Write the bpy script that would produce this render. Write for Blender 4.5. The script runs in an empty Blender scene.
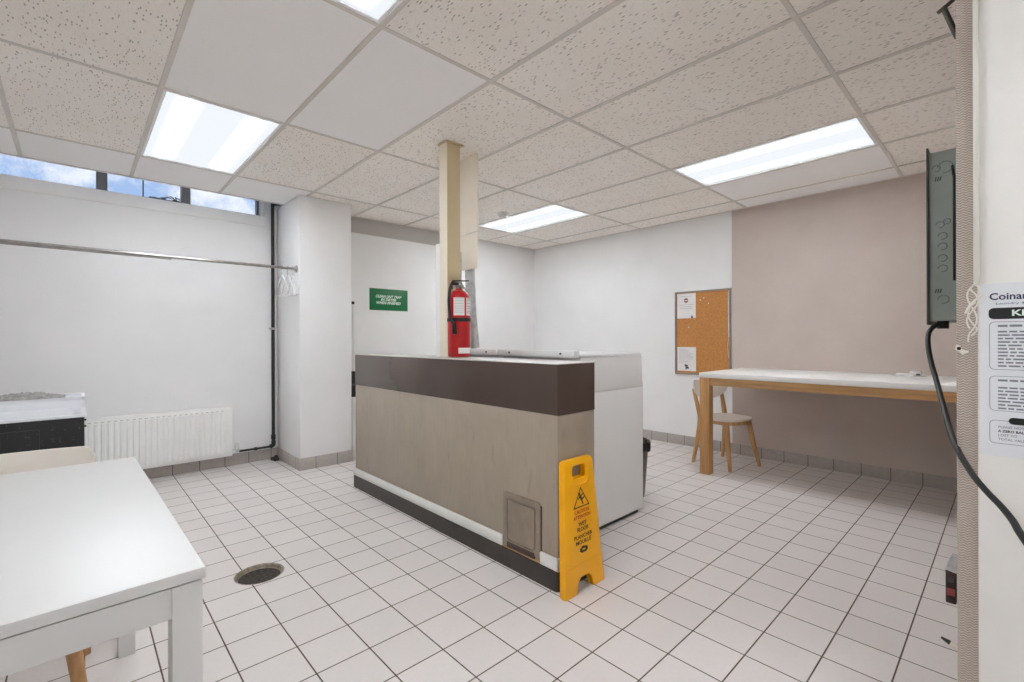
import bpy, bmesh, math, random
from mathutils import Vector, Matrix
random.seed(7)
PI = math.pi
scene = bpy.context.scene
COL = scene.collection

# ------------------------------------------------------------------ materials
def lin(c):
    return tuple(((v/255)/12.92 if v/255 <= .04045 else ((v/255+.055)/1.055)**2.4) for v in c)
def rgba(c): return (*lin(c), 1)
class NT:
    def __init__(s, nt): s.nt = nt
    def n(s, typ, **kw):
        nd = s.nt.nodes.new(typ)
        for k, v in kw.items(): setattr(nd, k, v)
        return nd
    def l(s, a, b): s.nt.links.new(a, b)
    def math(s, op, a, b=None, c=None):
        nd = s.n('ShaderNodeMath', operation=op)
        for i, v in enumerate((a, b, c)):
            if v is None: continue
            if hasattr(v, 'is_linked'): s.l(v, nd.inputs[i])
            else: nd.inputs[i].default_value = v
        return nd.outputs[0]
    def mix(s, fac, a, b):
        nd = s.n('ShaderNodeMix', data_type='RGBA')
        for sock, v in ((nd.inputs[0], fac), (nd.inputs[6], a), (nd.inputs[7], b)):
            if hasattr(v, 'is_linked'): s.l(v, sock)
            else: sock.default_value = v
        return nd.outputs[2]
    def ramp(s, fac, p0, p1):
        nd = s.n('ShaderNodeMapRange'); nd.clamp = True
        s.l(fac, nd.inputs[0]); nd.inputs[1].default_value = p0; nd.inputs[2].default_value = p1
        return nd.outputs[0]
    def noise(s, vec, scale, detail=3, rough=.55):
        nd = s.n('ShaderNodeTexNoise'); nd.inputs['Scale'].default_value = scale
        nd.inputs['Detail'].default_value = detail; nd.inputs['Roughness'].default_value = rough
        if vec is not None: s.l(vec, nd.inputs['Vector'])
        return nd.outputs[0]
    def pos(s): return s.n('ShaderNodeNewGeometry').outputs['Position']
    def obj(s): return s.n('ShaderNodeTexCoord').outputs['Object']
    def mapping(s, vec, scale=(1,1,1), rot=(0,0,0), loc=(0,0,0)):
        nd = s.n('ShaderNodeMapping'); s.l(vec, nd.inputs[0])
        nd.inputs['Scale'].default_value = scale; nd.inputs['Rotation'].default_value = rot; nd.inputs['Location'].default_value = loc
        return nd.outputs[0]
    def bump(s, h, strength, dist=.01):
        nd = s.n('ShaderNodeBump'); nd.inputs['Strength'].default_value = strength; nd.inputs['Distance'].default_value = dist
        s.l(h, nd.inputs['Height']); return nd.outputs[0]
def new_mat(name):
    m = bpy.data.materials.new(name); m.use_nodes = True
    t = NT(m.node_tree); b = m.node_tree.nodes['Principled BSDF']
    return m, t, b
def mat(name, c, rough=.5, metal=0, var=.0, vscale=8, bump=0, bscale=60, spec=.5, stretch=(1,1,1), alpha=None):
    m, t, b = new_mat(name)
    b.inputs['Roughness'].default_value = rough; b.inputs['Metallic'].default_value = metal
    b.inputs['Specular IOR Level'].default_value = spec
    v = t.mapping(t.obj(), scale=stretch)
    n = t.ramp(t.noise(v, vscale, 4), .3, .7)
    lo = tuple(max(0, x*(1-var)) for x in c); hi = tuple(min(255, x*(1+var)) for x in c)
    t.l(t.mix(n, rgba(lo), rgba(hi)), b.inputs['Base Color'])
    if bump:
        t.l(t.bump(t.noise(v, bscale, 4), bump, .004), b.inputs['Normal'])
    return m

M = {}
M['wall'] = mat('white_wall_paint', (236,236,236), .6, var=.012, vscale=2.2, bump=.12, bscale=45, spec=.3)
M['wall_rough'] = mat('thick_white_paint', (236,234,230), .5, var=.015, vscale=5, bump=.35, bscale=18, spec=.3)
M['band'] = mat('grey_paint', (190,186,182), .6, var=.02, vscale=3, spec=.3)
M['white_panel'] = mat('white_painted_board', (238,238,237), .55, var=.01, vscale=3, spec=.3)
M['wht_lam'] = mat('white_laminate', (236,236,234), .35, var=.006, vscale=6)
M['wht_desk'] = mat('white_lacquer', (211,211,210), .38, var=.005, vscale=6)
M['wht_enamel'] = mat('white_enamel', (240,241,241), .3, var=.008, vscale=4)
M['wht_plastic'] = mat('white_plastic', (226,226,222), .35, var=.01)
M['slot'] = mat('slot_shadow_grey', (188,190,189), .6)
M['rad'] = mat('radiator_enamel', (240,240,238), .4, var=.006)
M['dark_brown'] = mat('dark_brown_laminate', (76,61,54), .24, var=.05, vscale=3, spec=.6)
M['kick'] = mat('dark_rubber', (58,52,48), .45, var=.08, vscale=10)
M['black'] = mat('black_plastic', (22,21,20), .4, var=.1)
M['blackpipe'] = mat('black_painted_pipe', (32,33,32), .45, var=.15, vscale=14)
M['cable'] = mat('black_rubber_cable', (17,15,14), .5, var=.1)
M['steel'] = mat('brushed_steel', (170,168,164), .28, metal=1, var=.06, vscale=20)
M['galv'] = mat('galvanised_metal', (190,190,190), .42, metal=.7, var=.12, vscale=14)
M['mullion'] = mat('grey_aluminium', (128,128,130), .5, var=.04)
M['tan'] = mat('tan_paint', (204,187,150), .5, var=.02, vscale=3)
M['tan_light'] = mat('tan_board', (244,235,220), .55, var=.02, vscale=3)
M['cream'] = mat('pale_cream', (236,226,206), .5, var=.02, vscale=3)
M['red'] = mat('red_enamel', (186,22,26), .3, var=.05)
M['paper'] = mat('white_paper', (226,228,232), .7, var=.01)
M['paper2'] = mat('notice_paper', (232,230,228), .75, var=.02)
M['ink'] = mat('black_ink', (26,26,28), .6)
M['ink_grey'] = mat('grey_ink', (128,132,140), .7)
M['ink_light'] = mat('pale_grey_ink', (178,180,184), .7)
M['ink_navy'] = mat('navy_ink', (44,46,82), .7)
M['ink_red'] = mat('red_ink', (196,60,20), .6)
M['green'] = mat('green_sign_plastic', (0,112,62), .45, var=.04, vscale=4)
M['white_ink'] = mat('white_lettering', (225,240,228), .6)
M['cork'] = mat('cork', (190,132,74), .85, var=.07, vscale=60, bump=.1, bscale=120)
M['boardframe'] = mat('aluminium_frame', (150,142,132), .4, metal=.5, var=.05)
M['yellow'] = mat('yellow_plastic', (253,180,0), .35, var=.03, vscale=6)
M['bin'] = mat('smoky_bin_plastic', (96,88,78), .4, var=.06)
M['liner'] = mat('black_bag', (20,19,18), .35, var=.2, bump=.6, bscale=25)
M['panelgrey'] = mat('grey_green_metal', (142,150,145), .5, var=.05, vscale=6)
M['knock'] = mat('panel_knockout_edge', (98,106,102), .5)
M['panellip'] = mat('dark_grey_metal', (66,68,66), .5, var=.05)
M['lint'] = mat('grey_fuzz', (158,157,154), .95, var=.16, vscale=40, bump=1, bscale=60)
M['tub'] = mat('white_tub', (232,234,238), .35, var=.01)
M['darkhole'] = mat('dark_drain', (48,39,31), .7, var=.4, vscale=60)
M['drainmetal'] = mat('worn_drain_metal', (150,138,124), .5, metal=.2, var=.2, vscale=40)
M['rust'] = mat('dark_brown_metal', (52,36,32), .6, var=.3, vscale=30)
M['redmark'] = mat('faded_red_plastic', (150,70,66), .6, var=.1)
M['olive'] = mat('olive_steel', (64,60,48), .5, var=.2, vscale=30)
M['plaster'] = mat('raw_plywood_edge', (186,150,104), .7, var=.1, vscale=30)
M['laminate_top'] = mat('pale_grey_laminate', (198,195,190), .35, var=.02)
M['cord'] = mat('white_cord', (226,222,210), .6, var=.03)
M['chairwhite'] = mat('pale_chair_veneer', (228,221,212), .45, var=.01, vscale=6)
M['trunk'] = mat('white_trunking', (218,217,208), .4, var=.01)
M['hanger'] = mat('white_hanger_plastic', (224,224,224), .3)

def black_specks():
    m, t, b = new_mat('black_panel_specks')
    n = t.ramp(t.noise(t.obj(), 42, 3, .7), .63, .70)
    t.l(t.mix(n, rgba((18,17,17)), rgba((92,92,92))), b.inputs['Base Color']); b.inputs['Roughness'].default_value = .45
    return m
M['blackspeck'] = black_specks()

def wood(name, c, rough=.5, axis=2):
    m, t, b = new_mat(name)
    sc = [26, 26, 26]; sc[axis] = 1.6
    n = t.ramp(t.noise(t.mapping(t.obj(), scale=sc), 1.6, 5, .6), .3, .72)
    lo = tuple(x*.86 for x in c); hi = tuple(min(255, x*1.07) for x in c)
    t.l(t.mix(n, rgba(lo), rgba(hi)), b.inputs['Base Color']); b.inputs['Roughness'].default_value = rough
    return m
M['wood_z'] = wood('oak_leg', (201,153,98), .5, 2)
M['wood_y'] = wood('oak_apron', (205,160,108), .5, 1)
M['wood_chair'] = wood('birch_leg', (200,155,104), .5, 2)
M['wood_dark'] = wood('honey_wood_leg', (194,134,66), .5, 2)

def scuffed():
    m, t, b = new_mat('taupe_scuffed_laminate')
    v = t.obj()
    n1 = t.ramp(t.noise(t.mapping(v, scale=(1,1,.6)), 5, 6, .65), .3, .7)
    n2 = t.ramp(t.noise(t.mapping(v, scale=(90,90,3)), 1.4, 3), .35, .65)
    c = t.mix(n1, rgba((160,148,132)), rgba((172,160,144)))
    c = t.mix(t.math('MULTIPLY', n2, .25), c, rgba((148,136,122)))
    sc = t.ramp(t.noise(t.mapping(v, scale=(11,11,3)), 1.5, 5, .7), .60, .74)
    c = t.mix(t.math('MULTIPLY', sc, .45), c, rgba((110,98,88)))
    t.l(c, b.inputs['Base Color']); b.inputs['Roughness'].default_value = .45
    return m
M['taupe'] = scuffed()
M['hatch'] = mat('worn_taupe_metal', (150,136,122), .32, metal=.35, var=.08, vscale=9)

def vinyl():
    m, t, b = new_mat('taupe_vinyl_wallcovering')
    v = t.pos()
    n = t.ramp(t.noise(v, 2.5, 5, .6), .3, .7)
    w = t.ramp(t.noise(t.mapping(v, scale=(1,120,40)), 1, 2), .3, .7)
    c = t.mix(n, rgba((191,178,170)), rgba((201,188,180)))
    c = t.mix(t.math('MULTIPLY', w, .25), c, rgba((184,171,162)))
    t.l(c, b.inputs['Base Color']); b.inputs['Roughness'].default_value = .6
    return m
M['vinyl'] = vinyl()

def herring():
    # woven chevron vinyl: zigzag bands running across the strip
    m, t, b = new_mat('herringbone_woven_vinyl')
    sx = t.n('ShaderNodeSeparateXYZ'); t.l(t.pos(), sx.inputs[0])
    p = .0062
    tri = t.math('PINGPONG', sx.outputs[1], p)          # triangle wave across the strip
    z = t.math('ADD', sx.outputs[2], t.math('MULTIPLY', tri, .7))
    st = t.math('FRACT', t.math('DIVIDE', z, .0068))
    band = t.ramp(t.math('ABSOLUTE', t.math('SUBTRACT', st, .5)), .10, .32)
    n = t.ramp(t.noise(t.pos(), 160, 2), .3, .7)
    c = t.mix(band, rgba((150,136,126)), rgba((206,195,185)))
    c = t.mix(t.math('MULTIPLY', n, .6), c, rgba((176,162,151)))
    t.l(c, b.inputs['Base Color']); b.inputs['Roughness'].default_value = .75
    t.l(t.bump(band, .5, .002), b.inputs['Normal'])
    return m
M['herring'] = herring()

def floor_mat():
    m, t, b = new_mat('square_ceramic_floor_tile')
    sx = t.n('ShaderNodeSeparateXYZ'); t.l(t.pos(), sx.inputs[0])
    S = .1998
    masks = []; ids = []
    for k, off in ((0, 1.4198), (1, 1.2791)):
        u = t.math('DIVIDE', t.math('SUBTRACT', sx.outputs[k], off), S)
        fr = t.math('FRACT', t.math('ADD', u, 100.5))
        d = t.math('MULTIPLY', t.math('ABSOLUTE', t.math('SUBTRACT', fr, .5)), S)
        masks.append(t.ramp(d, .0021, .0030)); ids.append(t.math('FLOOR', t.math('ADD', u, 100)))
    tile = t.math('MULTIPLY', masks[0], masks[1])
    cx = t.n('ShaderNodeCombineXYZ'); t.l(ids[0], cx.inputs[0]); t.l(ids[1], cx.inputs[1])
    wn = t.n('ShaderNodeTexWhiteNoise', noise_dimensions='2D'); t.l(cx.outputs[0], wn.inputs['Vector'])
    c = t.mix(wn.outputs[0], rgba((214,208,205)), rgba((221,215,212)))
    n = t.ramp(t.noise(t.pos(), 55, 4, .7), .35, .7)
    c = t.mix(t.math('MULTIPLY', n, .3), c, rgba((206,200,197)))
    big = t.ramp(t.noise(t.pos(), 1.3, 3), .4, .7)
    c = t.mix(t.math('MULTIPLY', big, .25), c, rgba((210,204,202)))
    g = t.mix(t.ramp(t.noise(t.pos(), 9, 3), .3, .7), rgba((74,62,54)), rgba((104,92,82)))
    t.l(t.mix(tile, g, c), b.inputs['Base Color'])
    r = t.n('ShaderNodeMapRange'); t.l(tile, r.inputs[0]); r.inputs[3].default_value = .9; r.inputs[4].default_value = .42
    t.l(r.outputs[0], b.inputs['Roughness'])
    b.inputs['Specular IOR Level'].default_value = .4
    t.l(t.bump(tile, .5, .002), b.inputs['Normal'])
    return m
M['floor'] = floor_mat()

def base_tile():
    m, t, b = new_mat('skirting_tile')
    sx = t.n('ShaderNodeSeparateXYZ'); t.l(t.pos(), sx.inputs[0])
    nz = t.n('ShaderNodeSeparateXYZ'); t.l(t.n('ShaderNodeNewGeometry').outputs['Normal'], nz.inputs[0])
    S = .1998; dm = []
    for k, off in ((0, 1.4198), (1, 1.2791)):
        u = t.math('DIVIDE', t.math('SUBTRACT', sx.outputs[k], off), S)
        fr = t.math('FRACT', t.math('ADD', u, 100.5))
        d = t.math('MULTIPLY', t.math('ABSOLUTE', t.math('SUBTRACT', fr, .5)), S)
        j = t.ramp(d, .0018, .0028)
        facing = t.math('GREATER_THAN', t.math('ABSOLUTE', nz.outputs[1-k]), .5)
        dm.append(t.math('MAXIMUM', j, t.math('SUBTRACT', 1, facing)))
    j = t.math('MULTIPLY', dm[0], dm[1])
    n = t.ramp(t.noise(t.pos(), 30, 4), .3, .7)
    c = t.mix(n, rgba((170,163,158)), rgba((182,174,168)))
    t.l(t.mix(j, rgba((70,62,56)), c), b.inputs['Base Color']); b.inputs['Roughness'].default_value = .45
    return m
M['base'] = base_tile()

def ceil_fissured():
    m, t, b = new_mat('fissured_ceiling_tile')
    v = t.pos()
    dots = None
    for ang, seed in ((.5, 0), (-.35, 11.3), (1.2, 27.1)):
        warp = t.n('ShaderNodeVectorMath', operation='ADD')
        t.l(v, warp.inputs[0]); warp.inputs[1].default_value = (seed, seed*1.7, 0)
        mp = t.mapping(warp.outputs[0], scale=(92, 30, 1), rot=(0, 0, ang))
        vo = t.n('ShaderNodeTexVoronoi'); t.l(mp, vo.inputs['Vector']); vo.inputs['Scale'].default_value = 1
        pick = t.n('ShaderNodeSeparateColor'); t.l(vo.outputs['Color'], pick.inputs[0])
        on = t.math('LESS_THAN', pick.outputs[0], .17)
        blob = t.math('SUBTRACT', 1, t.ramp(vo.outputs['Distance'], .20, .34))
        d = t.math('MULTIPLY', on, blob)
        dots = d if dots is None else t.math('MAXIMUM', dots, d)
    fine = t.ramp(t.noise(v, 210, 2), .60, .70)
    dots = t.math('MAXIMUM', dots, t.math('MULTIPLY', fine, .45))
    stain = t.ramp(t.noise(v, 1.7, 4), .35, .75)
    c = t.mix(stain, rgba((250,246,240)), rgba((246,240,232)))
    c = t.mix(t.math('MULTIPLY', dots, .58), c, rgba((120,108,98)))
    t.l(c, b.inputs['Base Color']); b.inputs['Roughness'].default_value = .9; b.inputs['Specular IOR Level'].default_value = .1
    t.l(t.bump(t.math('SUBTRACT', 1, dots), .25, .003), b.inputs['Normal'])
    return m
M['fiss'] = ceil_fissured()
def ceil_smooth():
    m, t, b = new_mat('smooth_ceiling_tile')
    n = t.ramp(t.noise(t.pos(), 130, 2), .62, .74)
    c = t.mix(t.math('MULTIPLY', n, .22), rgba((251,250,249)), rgba((206,202,196)))
    t.l(c, b.inputs['Base Color']); b.inputs['Roughness'].default_value = .85; b.inputs['Specular IOR Level'].default_value = .15
    return m
M['smooth'] = ceil_smooth()
M['tbar'] = mat('ceiling_bar_paint', (216,211,204), .6, var=.02, vscale=4, spec=.2)

LIGHT_E = 5.0
def lens(k=1.0):
    # prismatic lens lit from behind by two lengthwise tubes
    m = bpy.data.materials.new('lit_troffer_lens'); m.use_nodes = True
    nt = m.node_tree; nt.nodes.clear(); t = NT(nt)
    out = t.n('ShaderNodeOutputMaterial'); em = t.n('ShaderNodeEmission')
    sx = t.n('ShaderNodeSeparateXYZ'); t.l(t.obj(), sx.inputs[0])
    d = t.math('SUBTRACT', t.math('ABSOLUTE', sx.outputs[0]), .17)
    g = t.math('EXPONENT', t.math('MULTIPLY', t.math('MULTIPLY', d, d), -1500))
    ye = t.math('SUBTRACT', 1, t.ramp(t.math('ABSOLUTE', sx.outputs[1]), .47, .56))
    s = t.math('ADD', t.math('MULTIPLY', t.math('MULTIPLY', g, ye), LIGHT_E*5.6*k), .41)
    em.inputs[0].default_value = (.94, .985, 1.04, 1); t.l(s, em.inputs[1]); t.l(em.outputs[0], out.inputs[0])
    return m
M['lens'] = lens(1.08); M['lens_dim'] = lens(.84)
def glass():
    m = bpy.data.materials.new('window_glass'); m.use_nodes = True
    b = m.node_tree.nodes['Principled BSDF']
    b.inputs['Base Color'].default_value = (1,1,1,1); b.inputs['Roughness'].default_value = 0
    b.inputs['Transmission Weight'].default_value = 1; b.inputs['IOR'].default_value = 1.1
    return m
M['glass'] = glass()

# ------------------------------------------------------------------ mesh helpers
def BM(): return bmesh.new()
def merge(dst, src):
    me = bpy.data.meshes.new('tmp'); src.to_mesh(me); src.free(); dst.from_mesh(me); bpy.data.meshes.remove(me)
def box(bm, x0, x1, y0, y1, z0, z1, bev=0, seg=2, mi=0, edges=None):
    b = bmesh.new()
    vs = [b.verts.new((x, y, z)) for x in (x0, x1) for y in (y0, y1) for z in (z0, z1)]
    for q in ((0,1,3,2),(4,6,7,5),(0,4,5,1),(2,3,7,6),(0,2,6,4),(1,5,7,3)): b.faces.new([vs[i] for i in q])
    if bev:
        es = [e for e in b.edges if edges is None or edges(e)]
        bmesh.ops.bevel(b, geom=es, offset=bev, segments=seg, profile=.5, affect='EDGES', clamp_overlap=True)
    for f in b.faces: f.material_index = mi
    merge(bm, b); return bm
def frame_of(d):
    d = d.normalized(); a = Vector((0,0,1)) if abs(d.z) < .9 else Vector((1,0,0))
    u = d.cross(a).normalized(); return u, d.cross(u).normalized()
def tube(bm, pts, r, seg=12, cap=True):
    pts = [Vector(p) for p in pts]; n = len(pts)
    rs = r if isinstance(r, (list, tuple)) else [r]*n
    rings = []; u = None
    for i, p in enumerate(pts):
        d = (pts[min(i+1, n-1)] - pts[max(i-1, 0)]).normalized()
        if u is None: u, w = frame_of(d)
        else:
            u = (u - d*u.dot(d)).normalized(); w = d.cross(u)
        rings.append([bm.verts.new(p + (u*math.cos(2*PI*k/seg) + w*math.sin(2*PI*k/seg))*rs[i]) for k in range(seg)])
    for a, b in zip(rings, rings[1:]):
        for k in range(seg): bm.faces.new((a[k], a[(k+1) % seg], b[(k+1) % seg], b[k]))
    if cap: bm.faces.new(rings[0][::-1]); bm.faces.new(rings[-1])
    return bm
def smooth_path(pts, sub=8):
    pts = [Vector(p) for p in pts]; out = []
    for i in range(len(pts)-1):
        p0 = pts[max(i-1,0)]; p1 = pts[i]; p2 = pts[i+1]; p3 = pts[min(i+2, len(pts)-1)]
        for k in range(sub):
            s = k/sub
            out.append(.5*((2*p1)+(p2-p0)*s+(2*p0-5*p1+4*p2-p3)*s*s+(3*p1-p0-3*p2+p3)*s**3))
    out.append(pts[-1]); return out
def lathe(bm, prof, c=(0,0,0), seg=32, axis='Z', cap=True):
    c = Vector(c); rings = []
    def P(r, h, a):
        x, y = r*math.cos(a), r*math.sin(a)
        return c + (Vector((x, y, h)) if axis == 'Z' else Vector((h, x, y)) if axis == 'X' else Vector((y, h, x)))
    for r, h in prof: rings.append([bm.verts.new(P(max(r, 1e-5), h, 2*PI*k/seg)) for k in range(seg)])
    for a, b in zip(rings, rings[1:]):
        for k in range(seg): bm.faces.new((a[k], a[(k+1) % seg], b[(k+1) % seg], b[k]))
    if cap:
        for rg, rr in ((rings[0], prof[0][0]), (rings[-1], prof[-1][0])):
            if rr > 1e-4: bm.faces.new(rg)
    bmesh.ops.recalc_face_normals(bm, faces=bm.faces[:]); return bm
def prism(bm, outline, fn, t0, t1, holes=(), bev=0):
    """outline: list of 2D points, fn(u,v,t)->3D; holes allowed"""
    b = bmesh.new(); es = []
    for loop in (outline, *holes):
        vs = [b.verts.new((p[0], p[1], 0)) for p in loop]
        es += [b.edges.new((vs[i], vs[(i+1) % len(vs)])) for i in range(len(vs))]
    r = bmesh.ops.triangle_fill(b, use_beauty=True, use_dissolve=False, edges=es)
    fs = [g for g in r['geom'] if isinstance(g, bmesh.types.BMFace)]
    bmesh.ops.dissolve_limit(b, angle_limit=.01, verts=b.verts[:], edges=b.edges[:])
    bmesh.ops.recalc_face_normals(b, faces=b.faces[:])
    ex = bmesh.ops.extrude_face_region(b, geom=b.faces[:])
    for v in [g for g in ex['geom'] if isinstance(g, bmesh.types.BMVert)]: v.co.z = 1
    for v in b.verts: v.co = Vector(fn(v.co.x, v.co.y, t0 if v.co.z < .5 else t1))
    bmesh.ops.recalc_face_normals(b, faces=b.faces[:])
    if bev:
        es = [e for e in b.edges if len(e.link_faces) == 2 and e.calc_face_angle(0) > .6]
        bmesh.ops.bevel(b, geom=es, offset=bev, segments=2, profile=.5, affect='EDGES', clamp_overlap=True)
    merge(bm, b); return bm
def rrect(x0, x1, y0, y1, r, n=5):
    out = []
    for cx, cy, a0 in ((x1-r, y1-r, 0), (x0+r, y1-r, PI/2), (x0+r, y0+r, PI), (x1-r, y0+r, 1.5*PI)):
        for k in range(n+1):
            a = a0 + PI/2*k/n; out.append((cx+r*math.cos(a), cy+r*math.sin(a)))
    return out

# ------------------------------------------------------------------ object helpers
def world_loc(o):
    v = Vector((0,0,0))
    while o is not None: v += o.location; o = o.parent
    return v
def obj(name, bm, m, parent=None, smooth=35, loc=None, recalc=True):
    if recalc: bmesh.ops.recalc_face_normals(bm, faces=bm.faces[:])
    off = world_loc(parent) if parent is not None else Vector(loc or (0,0,0))
    if off.length: bmesh.ops.translate(bm, verts=bm.verts[:], vec=-off)
    me = bpy.data.meshes.new(name); bm.to_mesh(me); bm.free()
    for x in (m if isinstance(m, (list, tuple)) else [m]): me.materials.append(x)
    if smooth:
        for p in me.polygons: p.use_smooth = True
        me.set_sharp_from_angle(angle=math.radians(smooth))
    o = bpy.data.objects.new(name, me); COL.objects.link(o)
    if parent is not None: o.parent = parent
    elif loc: o.location = loc
    return o
def tag(o, label, cat, group=None):
    o['label'] = label; o['category'] = cat
    if group: o['group'] = group
    return o
def thing(name, label, cat, loc=(0,0,0), rz=0, group=None):
    o = bpy.data.objects.new(name, None); COL.objects.link(o); o.empty_display_size = .1
    o.location = loc; o.rotation_euler = (0, 0, rz)
    return tag(o, label, cat, group)
def struct(name, bm, m, parent=None, smooth=35):
    o = obj(name, bm, m, parent, smooth); o['kind'] = 'structure'; return o
def dup(root, loc, rz, label):
    r = root.copy(); COL.objects.link(r); r.location = loc; r.rotation_euler = (0, 0, rz); r['label'] = label
    for ch in list(root.children):
        c = ch.copy(); COL.objects.link(c); c.parent = r
        for g in ch.children:
            d = g.copy(); COL.objects.link(d); d.parent = c
    return r
def text(name, body, size, origin, adv, up, m, parent, width=None, bold=0, shear=0, align='CENTER', ext=.0004, loc=None):
    cu = bpy.data.curves.new('t', 'FONT'); cu.body = body; cu.size = size; cu.align_x = align; cu.align_y = 'CENTER'
    cu.offset = bold*size; cu.shear = shear; cu.extrude = ext; cu.resolution_u = 3
    tmp = bpy.data.objects.new('t', cu); COL.objects.link(tmp)
    bpy.context.view_layer.update()
    me = bpy.data.meshes.new_from_object(tmp.evaluated_get(bpy.context.evaluated_depsgraph_get()))
    bpy.data.objects.remove(tmp); bpy.data.curves.remove(cu)
    b = bmesh.new(); b.from_mesh(me); bpy.data.meshes.remove(me)
    xs = [v.co.x for v in b.verts]; k = width/(max(xs)-min(xs)) if width else 1
    adv = Vector(adv).normalized(); up = Vector(up).normalized(); n = adv.cross(up); o0 = Vector(origin)
    for v in b.verts: v.co = o0 + adv*(v.co.x*k) + up*v.co.y + n*v.co.z
    return obj(name, b, m, parent, smooth=0, recalc=False)

# ------------------------------------------------------------------ camera (calibrated from the tile grids)
F, YAW, ROLL, CYPX = 466.4177, .7524, -.0032, 339.4985
cam = bpy.data.cameras.new('camera'); co = bpy.data.objects.new('camera', cam); COL.objects.link(co)
fw = Vector((math.sin(YAW), math.cos(YAW), 0)); rt = Vector((math.cos(YAW), -math.sin(YAW), 0)); up = Vector((0,0,1))
r2 = rt*math.cos(ROLL)+up*math.sin(ROLL); u2 = -rt*math.sin(ROLL)+up*math.cos(ROLL)
co.matrix_world = Matrix(((r2.x,u2.x,-fw.x,0),(r2.y,u2.y,-fw.y,0),(r2.z,u2.z,-fw.z,1.18),(0,0,0,1)))
cam.sensor_width = 36; cam.lens = F/1024*36; cam.shift_y = -(341-CYPX)/1024; cam.clip_start = .02
scene.camera = co

# ------------------------------------------------------------------ the setting
CH = 2.50                       # ceiling height
XL, XR, YB, YW = -2.2, 4.95, 4.80, 5.04
# floor with a round opening for the drain
bm = BM(); DC = (.678, 2.60); DR = .113; SQ = .2; N = 48
ring, sq = [], []
for k in range(N):
    a = 2*PI*k/N; c, s = math.cos(a), math.sin(a); q = SQ/max(abs(c), abs(s))
    ring.append(bm.verts.new((DC[0]+DR*c, DC[1]+DR*s, 0))); sq.append(bm.verts.new((DC[0]+q*c, DC[1]+q*s, 0)))
for k in range(N): bm.faces.new((ring[k], sq[k], sq[(k+1) % N], ring[(k+1) % N]))
def quad(bm, pts): bm.faces.new([bm.verts.new(p) for p in pts])
fx0, fx1, fy0, fy1 = XL, XR+.1, -2.4, YW+.1
ax0, ax1, ay0, ay1 = DC[0]-SQ, DC[0]+SQ, DC[1]-SQ, DC[1]+SQ
for x0, x1, y0, y1 in ((fx0, ax0, fy0, fy1), (ax1, fx1, fy0, fy1), (ax0, ax1, fy0, ay0), (ax0, ax1, ay1, fy1)):
    quad(bm, ((x0,y0,0),(x1,y0,0),(x1,y1,0),(x0,y1,0)))
struct('floor', bm, M['floor'], smooth=0)

# window wall
bm = BM()
box(bm, XL-.1, 2.1, YW, YW+.2, 0, 2.40); box(bm, 1.365, 2.1, YW, YW+.2, 2.40, 2.9)
struct('wall_left', bm, M['wall'], smooth=0)
bm = BM(); box(bm, XL-.1, 1.372, YW-.016, YW, 2.302, 2.402, .003); struct('trim_1', bm, M['white_panel'])
# return board and cover of the window slot above the ceiling edge
bm = BM(); box(bm, XL-.1, 2.1, 4.83, 4.845, CH+.001, 2.9); box(bm, XL-.1, 2.1, 4.83, YW+.2, 2.9, 2.95)
struct('trim_2', bm, M['white_panel'], smooth=0)
# back wall with lining board and grey band
bm = BM(); box(bm, 1.9, XR+.1, YB, YB+.15, 0, 2.6); struct('wall_back', bm, M['wall'], smooth=0)
bm = BM(); box(bm, 1.9, 3.33, YB-.018, YB, 0, 2.327, .003); struct('trim_3', bm, M['white_panel'])
bm = BM(); box(bm, 1.9, 3.42, YB-.006, YB, 2.327, CH); struct('trim_4', bm, M['band'], smooth=0)
# right wall
bm = BM(); box(bm, XR, XR+.15, -.1, YB+.15, 0, 2.6); struct('wall_right', bm, M['wall'], smooth=0)
bm = BM(); box(bm, XR-.012, XR, .09, 1.957, .1, CH); struct('trim_5', bm, M['vinyl'], smooth=0)
# partition by the camera
bm = BM(); box(bm, 1.75, XR, -.2, .10, 0, 2.6, .004); struct('wall_front', bm, M['herring'])
bm = BM(); box(bm, 1.738, 1.752, -2.4, .0590, 0, 2.6, .005); struct('wall_near', bm, M['wall_rough'])
bm = BM(); box(bm, XL, 1.75, -2.5, -2.4, 0, 2.6); struct('wall_rear', bm, M['wall'], smooth=0)
bm = BM(); box(bm, XL-.1, XL, -2.5, YW+.2, 0, 2.95); struct('wall_side', bm, M['wall'], smooth=0)
# column
bm = BM(); box(bm, 1.482, 1.968, 4.395, YW, 0, CH, .006); struct('wall_column', bm, M['wall'])
# tiled skirting
bm = BM()
box(bm, XL, 1.47, YW-.011, YW, 0, .105, .002)
struct('baseboard_left', bm, M['base'])
bm = BM(); box(bm, 1.470, 1.980, 4.383, YW, 0, .108, .002); struct('baseboard_column', bm, M['base'])
bm = BM(); box(bm, XR-.014, XR, .1, YB, 0, .105, .002); struct('baseboard_right', bm, M['base'])
bm = BM(); box(bm, 1.98, XR-.014, YB-.029, YB-.018, 0, .105, .002); struct('baseboard_back', bm, M['base'])

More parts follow.
